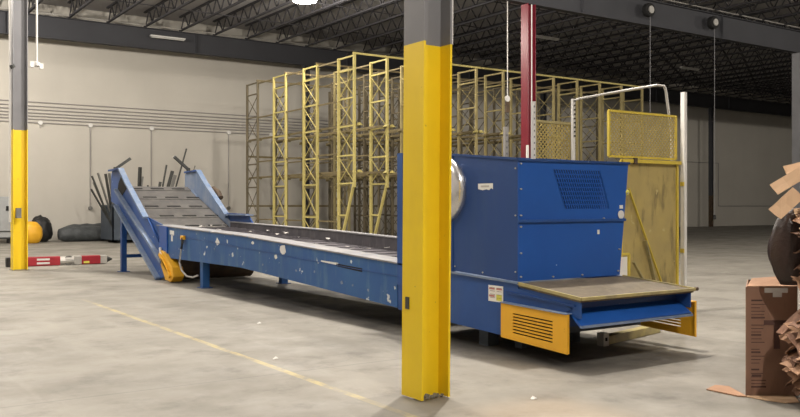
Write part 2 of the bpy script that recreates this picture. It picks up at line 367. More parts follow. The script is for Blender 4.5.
# pallet rails on arms, along the depth of every row
def make_rail(s):
    t = thing('pallet_rail', (0, 0, 0), '', 'rail')
    MB().box(s * .14 - .025, s * .14 + .025, 27.0, 36.7, -.04, .04).build('rail', M['rackrail'], t)
    for y in deps:
        for d in (.045, 1.2): MB().box(min(s * .046, s * .19), max(s * .046, s * .19), y + d - .035, y + d + .035, -.09, -.04).build('arm', M['rackdim'], t)
    MB().prism([(s * .105, .05), (s * .105, -.05), (s * .22, -.05), (s * .22, -.03)], 1, 26.8, 27.0).build('entry_lip', M['rack'], t)
    return t
proto = {s: make_rail(s) for s in (-1, 1)}; first = {-1: True, 1: True}
for i, x in enumerate(rows):
    for z, zn in ((2.9, 'lower'), (4.65, 'upper')):
        for s in (-1, 1):
            if i >= 8: continue
            if (i == 0 and s < 0) or (i == len(rows) - 1 and s > 0): continue
            o = proto[s] if first[s] else copy_tree(proto[s]); first[s] = False
            o.location = (x, 0, z); o['group'] = 'pallet rails inside the yellow racks'
            o['label'] = '%s pallet rail on the %s side of the %s rack row' % (zn, 'left' if s < 0 else 'right', ordw[i])
# top cross beams and spacer ties
for k, y in enumerate([27.045, 29.88, 32.66, 35.48]):
    tag(MB().bar((rows[0] - .06, y, RH + .045), (rows[-1 if k < 2 else 7] + .06, y, RH + .045), .05, .07).build('long_crossbeam', M['rack'] if k < 1 else M['rackrail']),
        'long yellow beam tying the rack tops together, %s from the front' % ordw[k], 'beam', 'top beams of the yellow racks')
tm = {}
for i, x in enumerate(rows):
    for z, zn in ((7.15, 'topmost'), (5.6, 'upper'), (3.6, 'middle'), (1.0, 'lowest')):
        for k in range(3):
            if (i > 0 and z not in (7.15, 3.6)) or (i >= 8 and k > 0) or (i > 2 and k > 1): continue
            if k not in tm:
                tm[k] = MB().box(-.018, .018, deps[k] + 1.24, deps[k + 1], -.03, .03).build('spacer_tie', M['rackrail']); o = tm[k]
            else:
                o = tm[k].copy(); C.objects.link(o)
            o.location = (x, 0, z)
            tag(o, '%s spacer tie in the %s rack row, %s gap from the front' % (zn, ordw[i], ordw[k]), 'tie', 'spacer ties between the rack frames')
for (y, z, a, b, w) in ((36.72, 3.9, 0, 7, 'upper'), (36.72, 1.6, 0, 7, 'lower')):
    tag(MB().bar((rows[a], y, z), (rows[b], y, z), .05, .09).build('long_crossbeam', M['rackrail']), 'long brownish %s beam across the back of the racks' % w, 'beam')
# ------------------------------------------------------------------ feed conveyor
cv = thing('feed_conveyor', (6.9, 14, 0), 'long blue steel feed conveyor with an inclined slatted far end, running to the hopper', 'conveyor')
XN, XF = 6.1, 8.0
def plate(poly, x, th=.02, m='blue', name='side_panel', parent=cv, **k): return MB().prism(poly, 0, x, x + th).build(name, M[m], parent, **k)
# near side of the level run
plate([(9.0, .30), (13.9, .52), (17.67, .50), (17.67, 1.16), (13.9, 1.07), (9.0, .86)], XN, .02, 'blueworn')
plate([(17.67, .50), (18.15, .50), (18.15, 1.18), (17.67, 1.16)], XN - .03, .03, 'bluebright', 'end_plate')
plate([(18.15, .50), (19.6, .95), (19.6, 1.42), (18.15, 1.2)], XN + .03, .02, 'blue')
# stiffening bead along the side
MB().bar((XN - .004, 9.0, .70), (XN - .004, 17.6, 1.0), .008, .008).build('weld_bead', M['blue'], cv)
# top flange, near
def strip(pts, xa, xb, th, m, name):
    b = MB()
    for (ya, za), (yb, zb) in zip(pts[:-1], pts[1:]):
        b.add([(xa, ya, za), (xb, ya, za), (xb, yb, zb), (xa, yb, zb), (xa, ya, za - th), (xb, ya, za - th), (xb, yb, zb - th), (xa, yb, zb - th)],
              [(0, 1, 2, 3), (7, 6, 5, 4), (0, 4, 5, 1), (1, 5, 6, 2), (2, 6, 7, 3), (3, 7, 4, 0)])
    return b.build(name, M[m], cv)
strip([(8.98, .88), (13.9, 1.09), (18.4, 1.19)], XN - .02, XN + .36, .02, 'dustgrey', 'top_flange')
plate([(9.0, .6), (18.4, .9), (18.4, 1.17), (13.9, 1.07), (9.0, .86)], XN + .34, .02, 'beltdark', 'inner_skirt')
strip([(9.0, .74), (13.9, .94), (18.9, 1.06)], XN + .36, XF - .12, .03, 'beltdark', 'trough_belt')
sl = MB(); y = 9.2
while y < 18.3:
    z = .74 + (y - 9) * .041 + .0; sl.box(XN + .40, XF - .14, y, y + .05, z - .02, z + .012); y += .42
sl.build('belt_slats', M['beltdark'], cv)
plate([(9.0, .30), (13.9, .52), (18.6, .50), (18.6, 1.22), (13.9, 1.14), (9.0, .98)], XF - .1, .02, 'beltdark')
strip([(8.98, 1.0), (13.9, 1.15), (18.6, 1.24)], XF - .12, XF + .06, .02, 'dustgrey', 'top_flange')
plate([(17.6, 1.2), (19.6, 1.2), (19.5, 1.44), (17.9, 1.42)], XF + .02, .03, 'blue', 'upstand_plate')
MB().box(XF - .1, XF + .1, 17.75, 19.0, 1.38, 1.41).build('upstand_lip', M['bluedust'], cv)
# inclined end: side frames
def incl(xa, th, mside, out):
    P = [(17.75, .12), (18.13, .02), (21.3, 1.60), (21.88, 1.72), (21.85, 2.42), (21.75, 2.49), (20.93, 2.5), (20.44, 2.17), (19.0, 1.33), (17.74, .49)]
    plate(P, xa, th, mside, 'incline_side_frame')
    for a, b, h, m in (((18.13, .03), (21.3, 1.61), .06, 'bluedust'), ((17.85, .40), (21.27, 2.0), .06, 'bluedust'), ((19.0, 1.34), (20.44, 2.18), .05, 'bluedust'), ((20.44, 2.18), (20.93, 2.51), .05, 'bluedust'), ((20.93, 2.51), (21.8, 2.49), .04, 'blue')):
        MB().bar((xa + th / 2 + out * .05, a[0], a[1]), (xa + th / 2 + out * .05, b[0], b[1]), .13, h).build('frame_flange', M[m], cv)
incl(XN - .02, .03, 'blue', -1)
incl(XF, .03, 'bluedust', 0)
MB().prism([(20.5, 2.05), (20.95, 2.35), (21.2, 2.15), (21.25, 2.02), (20.9, 1.85)], 0, XN - .03, XN - .021).build('head_recess', M['slot'], cv)
# inclined belt with dark slots
th_ = math.atan2(2.08 - 1.0, 21.6 - 18.6)
ib = MB(); ib.add([(XN + .06, 18.5, .98), (XF - .02, 18.5, .98), (XF - .02, 21.6, 2.1), (XN + .06, 21.6, 2.1), (XN + .06, 18.5, .92), (XF - .02, 18.5, .92), (XF - .02, 21.6, 2.04), (XN + .06, 21.6, 2.04)],
                  [(0, 1, 2, 3), (7, 6, 5, 4), (0, 4, 5, 1), (1, 5, 6, 2), (2, 6, 7, 3), (3, 7, 4, 0)])
ib.build('incline_belt', M['belt'], cv)
k = 0
for q in range(5):
    t = .10 + q * .20; y = 18.5 + 3.1 * t; z = .98 + 1.12 * t
    MB().bar((XN + .08, y, z + .006), (XF - .04, y, z + .006), .012, .02, (0, -.34, .94)).build('slat_hinge', M['belt'], cv)
    s = MB()
    for c_ in range(3):
        x = XN + .30 + c_ * .55 + (.16 if q % 2 else 0)
        s.bar((x, y + .14, z + .057), (x + .33, y + .14, z + .057), .05, .012, (0, -.34, .94))
    s.build('belt_slots', M['slot'], cv)
# return strand and tail drum
rt = MB().add([(XN + .1, 17.9, .10), (XF - .05, 17.9, .10), (XF - .05, 21.3, 1.75), (XN + .1, 21.3, 1.75), (XN + .1, 17.9, .06), (XF - .05, 17.9, .06), (XF - .05, 21.3, 1.71), (XN + .1, 21.3, 1.71)],
              [(0, 1, 2, 3), (7, 6, 5, 4), (0, 4, 5, 1), (1, 5, 6, 2), (2, 6, 7, 3), (3, 7, 4, 0)]).build('return_belt', M['blue'], cv)
MB().cyl((XN + .12, 17.55, .36), (XF - .1, 17.55, .36), .32, 26).build('tail_drum', M['rust'], cv, smooth=False)
yl = MB()
yl.prism([(17.98, .66), (18.1, .52), (17.62, .04), (17.28, .02), (17.12, .14), (17.2, .32), (17.72, .62)], 0, XN - .08, XN + .16)
for a in (0, .13): yl.bar((XN - .1, 17.26 + a, .12 + a * .9), (XN - .1, 17.78 + a, .50 + a * .5), .05, .07)
yl.build('tail_guard', M['machyellow'], cv, bevel=.012)
MB().tube([(XN - .06, 18.0, .7), (XN - .07, 17.95, .62), (XN - .06, 17.85, .56)], .03).build('drain_nozzle', M['white'], cv)
# supports
for x in (XN + .01, XF - .05):
    MB().box(x - .06, x + .06, 20.84, 20.97, .012, 1.42).build('leg', M['blue'], cv)
    MB().box(x - .12, x + .12, 20.78, 21.03, 0, .012).build('foot_plate', M['blue'], cv)
MB().box(XN, XF - .11, 20.87, 20.94, .34, .42).build('cross_brace', M['blue'], cv)
MB().box(XN, XF - .11, 20.87, 20.94, .9, 1.0).build('cross_brace', M['dumper'], cv)
for x in (XN + .12, XF - .08):
    MB().box(x - .07, x + .07, 15.82, 15.96, .012, .55).build('leg', M['blueworn'], cv)
    MB().box(x - .11, x + .11, 15.76, 16.02, 0, .012).build('foot_plate', M['blue'], cv)
MB().box(XF - .28, XF - .16, 9.5, 9.62, 0.0, .4).build('leg', M['dumper'], cv)
# under-pan
strip([(9.0, .34), (13.9, .56), (17.6, .54)], XN + .02, XF - .1, .02, 'blue', 'under_pan')
# cable with yellow plug, stickers, motor hole
MB().box(XN - .06, XN - .0, 16.62, 16.78, .92, 1.0).build('cable_plug', M['machyellow'], cv, bevel=.008)
MB().tube([(XN - .05, 16.66, .96), (XN - .06, 16.64, .86), (XN - .06, 16.7, .74)], .028).build('plug_sleeve', M['black'], cv)
MB().tube([(XN - .06, 16.7, .76), (XN - .07, 16.72, .62), (XN - .07, 16.78, .45), (XN - .07, 16.66, .3), (XN - .06, 16.4, .2), (XN - .03, 16.15, .19), (XN + .02, 16.0, .24)], .018).build('cable', M['pipe'], cv)
def chipmesh(pts, m, name='paint_patch', x=XN - .004):
    return plate(pts, x, .004, m, name)
chipmesh([(17.3, 1.08), (17.55, 1.09), (17.55, 1.0), (17.47, .99), (17.47, .86), (17.38, .86), (17.38, .98), (17.3, .98)], 'paper')
for (y, z, r_) in ((14.95, .93, .10), (12.25, .90, .11), (12.5, .78, .05), (16.0, 1.05, .035), (15.6, .98, .03), (13.4, .97, .05), (11.2, .62, .03), (10.4, .52, .035), (10.1, .5, .03), (9.7, .47, .03), (11.8, .60, .03), (14.4, .72, .025), (13.0, .62, .03), (17.0, .72, .03), (15.1, .8, .03)):
    pts = []
    for a in range(9):
        rr = r_ * rnd.uniform(.55, 1.1); t = a / 9 * 2 * PI; pts.append((y + rr * 1.1 * math.cos(t), z + rr * .8 * math.sin(t)))
    chipmesh(pts, 'paper' if r_ > .04 else 'bluedust')
chipmesh([(9.85, .70), (10.55, .74), (10.55, .78), (9.85, .75)], 'slot')
chipmesh([(10.5, .755), (11.0, .78), (11.0, .80), (10.5, .79)], 'paper')
# litter on the trough
for i in range(34):
    y = rnd.uniform(9.6, 18.2); x = rnd.uniform(6.6, 7.8); z = .79 + (y - 9) * .041
    s = rnd.uniform(.02, .06); b = MB()
    pts = [(x + s * math.cos(t) * rnd.uniform(.5, 1.2), y + s * 1.6 * math.sin(t) * rnd.uniform(.5, 1.2), z + rnd.uniform(0, s * .7)) for t in (0, 1.2, 2.4, 3.7, 5)]
    b.add(pts, [(0, 1, 2), (0, 2, 3), (0, 3, 4)])
    tag(b.build('paper_scrap' if i % 3 else 'plastic_scrap', M['debris'] if i % 3 else M['black'], solid=.004),
        'small torn white paper scrap lying in the conveyor trough' if i % 3 else 'small black plastic scrap lying in the conveyor trough', 'scrap', 'white paper scraps in the trough' if i % 3 else 'black plastic scraps in the trough')
# ------------------------------------------------------------------ baling machine
bm_ = thing('baling_machine', (7, 7.4, 0), 'big blue baling machine with open hopper and wide front platform behind the near yellow column', 'machine')
def bp(poly, ax, a, b, m, name, **k): return MB().prism(poly, ax, a, b).build(name, M[m], bm_, **k)
# lower body
bp([(5.96, .58), (6.98, .20), (8.98, .28), (8.98, .84), (6.72, .78), (6.72, .72), (5.96, .60)], 0, XN, XN + .02, 'blue', 'body_side')
bp([(6.74, .2), (8.98, .28), (8.98, .84), (6.74, .76)], 0, XF - .1, XF - .08, 'blue', 'body_side')
MB().box(XN + .03, XF - .11, 7.4, 8.6, .22, .70).build('body_core', M['dumper'], bm_)
for x in (XN + .2, XF - .4):
    for y in (7.45, 8.4): MB().box(x, x + .16, y, y + .16, 0, .24).build('foot', M['dumper'], bm_)
bp([(6.70, .775), (8.98, .855), (8.98, .875), (6.70, .795)], 0, XN - .03, XN + .14, 'bluedust', 'body_ledge')
# hopper (flares to the right as it rises)
h0, h1 = .80, 2.10
def hp(zz): return 7.675 + (zz - .78) / (2.09 - .78) * .15
yb = 7.86
MB().prism([(6.73, h0), (yb, h0 + .05), (yb, 2.20), (6.73, h1)], 0, XN, XN + .012).build('hopper_side', M['blueshade'], bm_)
# front wall built as a grid with a real louvre opening
fw = MB(); T = .012
va, vb, vz0, vz1 = (6.80, 7.50), (6.61, 7.34), 1.57, 2.0     # x-range at bottom, at top
def q4(a, b, c, d, y0=6.72, y1=6.732):
    fw.add([(p[0], yy, p[1]) for yy in (y0, y1) for p in (a, b, c, d)], [(0, 1, 2, 3), (7, 6, 5, 4), (0, 4, 5, 1), (1, 5, 6, 2), (2, 6, 7, 3), (3, 7, 4, 0)])
q4((XN, h0), (hp(h0), h0), (hp(vz0), vz0), (XN, vz0))
q4((XN, vz1), (hp(vz1), vz1), (hp(h1), h1), (XN, h1))
q4((XN, vz0), (va[0], vz0), (vb[0], vz1), (XN, vz1))
q4((va[1], vz0), (hp(vz0), vz0), (hp(vz1), vz1), (vb[1], vz1))
fw.build('hopper_front', M['bluebright'], bm_)
lv = MB(); n = 20
for i in range(n + 1):
    t = i / n
    a = (va[0] + (va[1] - va[0]) * t, 6.725, vz0); b = (vb[0] + (vb[1] - vb[0]) * t, 6.725, vz1)
    lv.bar(a, b, .014, .01, (0, 1, 0))
for j in range(1, 9):
    z = vz0 + (vz1 - vz0) * j / 9; t = (z - vz0) / (vz1 - vz0)
    lv.bar((va[0] + (vb[0] - va[0]) * t, 6.728, z), (va[1] + (vb[1] - va[1]) * t, 6.728, z), .008, .014)
lv.build('vent_grille', M['bluebright'], bm_)
MB().box(6.3, 7.6, 6.95, 6.96, 1.5, 2.05).build('vent_backing', M['slot'], bm_)
# seam ledge, rims, right side, rear
MB().box(XN - .01, hp(1.44) + .01, 6.695, 6.72, 1.425, 1.455).build('seam_ledge', M['blue'], bm_)
MB().bar((XN - .01, 6.715, h1 - .01), (hp(h1) + .01, 6.715, h1 + .0), .03, .025).build('front_rim', M['blueshade'], bm_)
MB().bar((XN, 6.72, h1), (XN, yb, 2.2), .03, .025).build('side_rim', M['blueshade'], bm_)
MB().add([(hp(h0), 6.73, h0), (hp(h0), yb, h0), (hp(h1), yb, 2.2), (hp(h1), 6.73, h1), (hp(h0) - .012, 6.73, h0), (hp(h0) - .012, yb, h0), (hp(h1) - .012, yb, 2.2), (hp(h1) - .012, 6.73, h1)],
         [(0, 1, 2, 3), (7, 6, 5, 4), (0, 4, 5, 1), (1, 5, 6, 2), (2, 6, 7, 3), (3, 7, 4, 0)]).build('hopper_side', M['blue'], bm_)
# rear housing towards the conveyor
bp([(yb, .84), (8.9, .88), (8.9, 2.28), (yb, 2.2)], 0, XN + .04, XN + .06, 'blue', 'rear_housing_side')
bp([(yb, .84), (8.9, .88), (8.9, 2.28), (yb, 2.2)], 0, 7.84, 7.86, 'blue', 'rear_housing_side')
MB().box(XN + .04, 7.86, 8.88, 8.9, 1.45, 2.28).build('rear_housing_back', M['blue'], bm_)
MB().box(XN - .03, XN + .07, 8.84, 8.96, .6, 2.27).build('corner_post', M['blue'], bm_)
MB().box(XN - .01, XN + .05, yb - .02, yb + .03, .84, 2.21).build('corner_post', M['blueshade'], bm_)
# aluminium disc cover on the side
MB().lathe((XN - .02, 8.0, 1.79), [(.02, -.13), (.08, -.125), (.10, -.09), (.3, -.085), (.385, -.06), (.4, 0), (.4, .05)], 40, 0).build('disc_cover', M['chrome'], bm_, smooth=True)
# bolts
for (y, z) in ((6.76, .9), (6.76, 1.5), (6.76, 2.0), (7.3, .86), (7.8, .9)):
    MB().cyl((XN - .01, y, z), (XN, y, z), .009, 8).build('bolt', M['pipe'], bm_)
for (x, z) in ((6.13, .85), (6.13, 1.1), (6.13, 1.38), (6.13, 1.5), (6.13, 1.78), (6.13, 2.05), (7.66, 1.1), (7.64, .85), (7.05, .83), (7.8, 1.75), (6.6, .83), (7.4, 1.46)):
    MB().cyl((x, 6.70, z), (x, 6.72, z), .009, 8).build('bolt', M['pipe'], bm_)
# platform in front
MB().add([(6.10, 5.83, .70), (7.84, 5.83, .70), (7.72, 6.715, .785), (6.10, 6.715, .785), (6.10, 5.83, .66), (7.84, 5.83, .66), (7.72, 6.715, .745), (6.10, 6.715, .745)],
         [(0, 1, 2, 3), (7, 6, 5, 4), (0, 4, 5, 1), (1, 5, 6, 2), (2, 6, 7, 3), (3, 7, 4, 0)]).build('platform_top', M['deckplate'], bm_)
for a, b in (((6.095, 5.82, .695), (7.85, 5.82, .695)), ((6.095, 5.82, .697), (6.095, 6.72, .782)), ((7.845, 5.82, .697), (7.725, 6.715, .782))):
    MB().bar(a, b, .025, .03).build('platform_edge', M['deckedge'], bm_)
MB().cyl((7.87, 5.80, .70), (7.87, 5.84, .70), .02, 10).build('edge_bolt', M['rust'], bm_)
MB().box(6.14, 7.79, 6.02, 6.04, .40, .66).build('platform_front', M['blueshade'], bm_)  # shade under the platform overhang painted in with the darker blue
MB().add([(6.12, 6.02, .575), (7.79, 6.02, .575), (7.77, 5.80, .45), (6.08, 5.80, .44), (6.12, 6.03, .56), (7.79, 6.03, .56), (7.77, 5.82, .43), (6.08, 5.82, .42)],
         [(0, 1, 2, 3), (7, 6, 5, 4), (0, 4, 5, 1), (1, 5, 6, 2), (2, 6, 7, 3), (3, 7, 4, 0)]).build('front_apron', M['bluebright'], bm_)
MB().box(6.08, 7.77, 5.785, 5.82, .415, .44).build('apron_lip', M['bluedust'], bm_)
bp([(5.84, .50), (6.72, .50), (6.72, .74), (5.84, .66)], 0, XN + .01, XN + .03, 'blue', 'platform_side')
MB().bar((XN - .01, 5.9, .62), (XN - .01, 6.9, .675), .03, .015).build('side_ridge', M['blueshade'], bm_)
bp([(5.84, .50), (6.72, .50), (6.72, .74), (5.84, .66)], 0, 7.79, 7.81, 'blue', 'platform_side')
MB().box(XN + .06, 7.78, 6.5, 7.35, .24, .6).build('ram_housing', M['dumper'], bm_)
MB().box(6.5, 6.62, 7.1, 7.22, 0, .26).build('foot', M['dumper'], bm_); MB().box(7.3, 7.42, 7.1, 7.22, 0, .26).build('foot', M['dumper'], bm_)
# yellow louvred side guards
def guard(x, s):
    gm = MB(); yA, yB = 5.95, 6.93
    def zt(y): return .535 + (y - 5.96) * .03
    def zb(y): return .145 + (y - 5.96) * .05
    la, lb = 6.15, 6.74
    def seg(a, b, f0, f1):
        gm.prism([(a, f0(a)), (b, f0(b)), (b, f1(b)), (a, f1(a))], 0, x, x + .012)
    seg(yA, la, zb, zt); seg(lb, yB, zb, zt)
    def lv(k): return lambda y: zb(y) + (zt(y) - zb(y)) * k
    ks = [.20 + .088 * i for i in range(8)]
    seg(la, lb, zb, lv(ks[0])); seg(la, lb, lv(ks[-1]), zt)
    for i in range(7): seg(la, lb, lv(ks[i] + .038), lv(ks[i + 1]))
    o = gm.build('louvred_guard', M['machyellow'], bm_)
    if s > 0: MB().prism([(yA + .02, .16), (yB, .2), (yB, .53), (yA + .02, .53)], 0, x + s * .02, x + s * .02 + .004).build('guard_backing', M['slot'], bm_)
    MB().bar((x + s * .05, yA, zt(yA) + .004), (x + s * .05, yB, zt(yB) + .004), .13, .01).build('guard_top_lip', M['bluedust'] if s > 0 else M['machyellow'], bm_)
    MB().bar((x + s * .01, yA, .15), (x + s * .01, yA, .535), .03, .012, (0, 1, 0)).build('guard_end', M['machyellow'], bm_)
    return o
guard(XN - .06, 1); guard(8.04, -1)
MB().bar((7.9, 6.5, .45), (8.06, 6.5, .45), .06).build('guard_bracket', M['blue'], bm_)
# stickers and marks
st = MB().box(XN - .006, XN, 6.96, 7.20, .555, .73).build('warning_sticker', M['paper'], bm_)
for (y0, z0, m) in ((6.97, .57, 'stickyellow'), (7.09, .57, 'stickred'), (6.97, .65, 'stickred'), (7.09, .65, 'stickred')):
    MB().box(XN - .008, XN - .005, y0 + .005, y0 + .095, z0 + (.0 if m == 'stickyellow' else .035), z0 + .065 if m == 'stickyellow' else z0 + .055).build('sticker_field', M[m], st)
for k_ in range(8): MB().box(XN - .008, XN - .005, 6.98 + (k_ % 2) * .11, 7.06 + (k_ % 2) * .11, .575 + (k_ // 2) * .036 + .02, .579 + (k_ // 2) * .036 + .02).build('sticker_text_line', M['ink'], st)
pl = MB().prism([(7.13, 1.785), (7.16, 1.80), (7.19, 1.775), (7.24, 1.785), (7.30, 1.775), (7.38, 1.79), (7.38, 1.85), (7.13, 1.85)], 0, XN - .005, XN).build('name_plate', M['paper'], bm_)
MB().box(XN - .007, XN - .005, 7.19, 7.33, 1.808, 1.828).build('faded_print', M['pipe'], pl)
MB().lathe((7.69, 6.715, 1.50), [(.022, -.006), (.05, -.006), (.05, 0), (.022, 0)], 18, 1).build('round_sticker', M['white'], bm_)
MB().box(7.67, 7.72, 6.71, 6.72, 1.57, 1.61).build('small_sticker', M['paper'], bm_)
MB().box(7.30, 7.33, 6.712, 6.72, 1.28, 1.33).build('paint_chip', M['paper'], bm_)
# low yellow bar on the floor under the platform's right half
fb = thing('floor_bar', (7.5, 7, 0), 'low dusty yellow steel bar on the floor under the right half of the platform', 'bar')
MB().prism([(7.44, 6.72), (8.78, 7.02), (8.78, 7.14), (7.44, 6.84)], 2, 0, .10).build('bar', M['deckedge'], fb, bevel=.006)
MB().box(7.36, 7.45, 6.68, 6.78, 0, .15).build('end_bracket', M['pipe'], fb)
MB().box(7.39, 7.42, 6.674, 6.68, .06, .10).build('bracket_hole', M['slot'], fb)
# ------------------------------------------------------------------ guard panels behind the platform
gy = 8.2
g = thing('mesh_guard', (10, gy, 0), 'tall yellow guard screen, wire mesh above and cloudy sheet below, right of the hopper', 'guard screen')
def rect(xa, xb, za, zb, w, m, name, y=gy, top=None):
    b = MB(); top = top or (zb, zb)
    b.bar((xa, y, za), (xa, y, top[0]), w); b.bar((xb, y, za), (xb, y, top[1]), w); b.bar((xa, y, za), (xb, y, za), w); b.bar((xa, y, top[0]), (xb, y, top[1]), w)
    return b
rect(9.14, 10.60, 2.30, 2.94, .032, 0, 0, gy).build('upper_frame', M['frameyellow'], g)
rect(9.42, 10.66, .12, 2.25, .035, 0, 0, gy + .02).build('lower_frame', M['frameyellow'], g)
def diamonds(xa, xb, za, zb, p, w, y, t=.006):
    m_ = MB(); 
    for s in (1, -1):
        c_ = za - (xb - xa) if s > 0 else za
        cmax = zb if s > 0 else zb + (xb - xa)
        while c_ < cmax:
            # line z = c + s*(x-xa)
            pts = []
            for x in (xa, xb):
                z = c_ + s * (x - xa)
                if za <= z <= zb: pts.append((x, z))
            for z in (za, zb):
                x = xa + (z - c_) / s
                if xa < x < xb: pts.append((x, z))
            if len(pts) >= 2:
                a, b = min(pts), max(pts)
                if b[0] - a[0] > .01: m_.bar((a[0], y + s * t * .4, a[1]), (b[0], y + s * t * .4, b[1]), t, w, (0, 0, 1))
            c_ += p
    return m_
diamonds(9.16, 10.58, 2.32, 2.93, .065, .015, gy).build('wire_mesh', M['wire'], g)
MB().box(9.43, 10.68, gy + .03, gy + .038, .14, 2.23).build('clouded_sheet', M['sheet'], g)
MB().bar((9.52, gy - .03, 1.85), (10.3, gy - .03, .35), .02, .03, (0, 1, 0)).build('diagonal_strap', M['frameyellow'], g)
MB().bar((9.85, gy - .05, 1.1), (10.15, gy - .05, .25), .02, .06, (0, 1, 0)).build('diagonal_strap', M['deckedge'], g)
MB().bar((9.6, gy - .05, .8), (9.95, gy - .05, .35), .02, .05, (0, 1, 0)).build('diagonal_strap', M['deckedge'], g)
MB().bar((9.42, gy - .02, 2.245), (10.7, gy - .02, 2.245), .03, .05).build('middle_rail', M['frameyellow'], g)
MB().box(9.62, 9.68, gy - .06, gy - .02, 2.2, 2.29).build('latch', M['rust'], g)
for x in (9.46, 10.65): MB().box(x - .06, x + .06, gy - .1, gy + .14, 0, .12).build('foot', M['deckedge'], g)
p = thing('guard_post', (10.70, gy - .05, 0), 'tall off-white square post on the right edge of the yellow guard screen', 'post')
MB().box(10.695, 10.755, gy - .085, gy - .015, .012, 3.31).build('post', M['white'], p)
MB().box(10.66, 10.79, gy - .11, gy + .01, 0, .012).build('base_plate', M['white'], p)
for z in (.9, 1.9): MB().box(10.68, 10.695, gy - .085, gy - .015, z, z + .06).build('post_clip', M['frameyellow'], p)
a = thing('pipe_hoop', (8.46, gy, 0), 'bent grey pipe hoop rising over the yellow guard screen', 'pipe frame')
MB().tube([(8.54, gy + .1, 3.04), (8.65, gy + .1, 3.08), (9.4, gy + .1, 3.23), (10.3, gy + .1, 3.40), (10.46, gy + .1, 3.40)], .016, 8).build('top_pipe', M['pipe'], a)
MB().tube([(10.46, gy + .1, 3.40), (10.50, gy + .1, 3.33), (10.62, gy + .1, 2.75), (10.64, gy + .1, 2.5), (10.64, gy + .1, .0)], .019, 8).build('down_pipe', M['pipe'], a)
sp_ = MB().bar((8.54, gy + .1, .0), (8.54, gy + .1, 3.07), .045, .035).build('upright', M['white'], a)
h_ = MB()
for i in range(9): h_.box(8.528, 8.552, gy + .062, gy + .072, 2.55 + i * .06, 2.57 + i * .06)
h_.build('punched_holes', M['slot'], a)
# posts and small mesh behind hopper
def slim(x, z1, label, w=.05):
    t = thing('guard_post', (x, 8.3, 0), label, 'post')
    MB().box(x - w, x + w, 8.26, 8.30, 0, z1).build('post', M['white'] if x > 7.4 else M['pipe'], t)
    hh = MB(); z = 2.1
    while z < z1 - .05: hh.box(x - .007, x + .007, 8.254, 8.26, z, z + .025); z += .08
    hh.build('punched_holes', M['colgrey'], t)
slim(7.78, 2.98, 'pale punched post standing right beside the red column', .025)
slim(7.30, 2.62, 'short grey punched post left of the red column, behind the hopper', .028)
s = thing('mesh_screen', (8.1, 8.4, 0), 'small dull yellow wire mesh screen between two pale posts behind the hopper', 'guard screen')
rect(7.93, 8.60, 1.2, 2.74, .035, 0, 0, 8.4).build('screen_frame', M['deckedge'], s)
diamonds(7.95, 8.58, 1.22, 2.72, .065, .015, 8.4).build('wire_mesh', M['wire'], s)
for x in (7.93, 8.60): MB().box(x - .02, x + .02, 8.38, 8.42, 0, 1.2).build('leg', M['deckedge'], s)
n_ = thing('notice_frame', (9.04, 7.9, 0), 'small yellow framed white notice beside the lower right hopper edge', 'notice')
rect(8.93, 9.21, .60, .94, .03, 0, 0, 7.9).build('frame', M['frameyellow'], n_)
MB().box(8.95, 9.19, 7.91, 7.916, .62, .90).build('notice_sheet', M['paper'], n_)
MB().box(9.16, 9.20, 7.88, 7.92, 0, .60).build('leg', M['frameyellow'], n_)
MB().box(8.88, 8.92, 7.88, 7.92, 0, .60).build('leg', M['frameyellow'], n_)
kk = thing('pull_knob', (8.1, 6.95, 1.7), 'small yellow knob on the upper right edge of the hopper', 'knob')
MB().lathe((7.81, 6.74, 1.76), [(.01, -.03), (.03, -.025), (.035, 0), (.02, .02)], 12, 1).build('knob', M['stickyellow'], kk, smooth=True)
MB().bar((7.775, 6.755, 1.76), (7.82, 6.755, 1.76), .015).build('stem', M['pipe'], kk)
# ------------------------------------------------------------------ steel strips and bin behind the incline
bn = thing('scrap_bin', (12, 37.8, 0), 'dark slate metal scrap bin standing behind the inclined conveyor near the wall', 'bin')
bb = MB(); xa, xb, ya, yb2 = 10.35, 14.6, 37.0, 38.8
bb.box(xa, xb, ya, ya + .05, .08, 1.65); bb.box(xa, xb, yb2, yb2 + .05, .08, 1.65); bb.box(xa, xa + .05, ya, yb2, .08, 1.65); bb.box(xb - .05, xb, ya, yb2, .08, 1.65); bb.box(xa, xb, ya, yb2, .08, .14)
bb.build('tub', M['dumper'], bn)
MB().box(xa - .05, xb + .05, ya - .06, ya + .0, 1.58, 1.70).build('rim', M['dumper'], bn)
for x in (10.6, 14.2): MB().box(x, x + .15, 37.1, 38.6, 0, .08).build('skid', M['black'], bn)
KS = 37.4 / 24.5
# (bottom x, top x, top z) measured at a depth of 24.5 m and carried back to the bin's depth, width, pale?
strips = [(6.95, 6.24, 2.43, .09, 0), (7.0, 6.40, 2.52, .10, 1), (7.02, 6.22, 2.06, .09, 0), (6.98, 6.28, 2.25, .06, 1), (6.92, 6.60, 2.50, .14, 0), (6.98, 6.70, 2.52, .14, 1), (7.05, 6.80, 2.44, .12, 0),
          (7.55, 7.62, 2.72, .11, 0), (7.5, 7.72, 2.45, .09, 1), (7.75, 7.86, 2.2, .08, 0),
          (8.05, 8.42, 2.80, .09, 0), (8.1, 8.62, 2.62, .17, 0), (8.2, 8.70, 2.50, .16, 1), (8.3, 9.02, 3.30, .08, 0), (8.6, 9.28, 2.80, .06, 1), (8.0, 8.25, 2.3, .14, 0)]
spos = ['leaning furthest left', 'second from the left', 'low slanting one at the left', 'thin pale one at the left', 'upright left of the conveyor head', 'pale upright left of the conveyor head', 'wide one touching the conveyor head', 'wide one above the belt top', 'pale one above the belt top', 'short one above the belt top', 'left one of the right cluster', 'wide one in the right cluster', 'wide pale one in the right cluster', 'tallest, leaning right', 'thin pale one at the far right', 'short wide one in the right cluster']
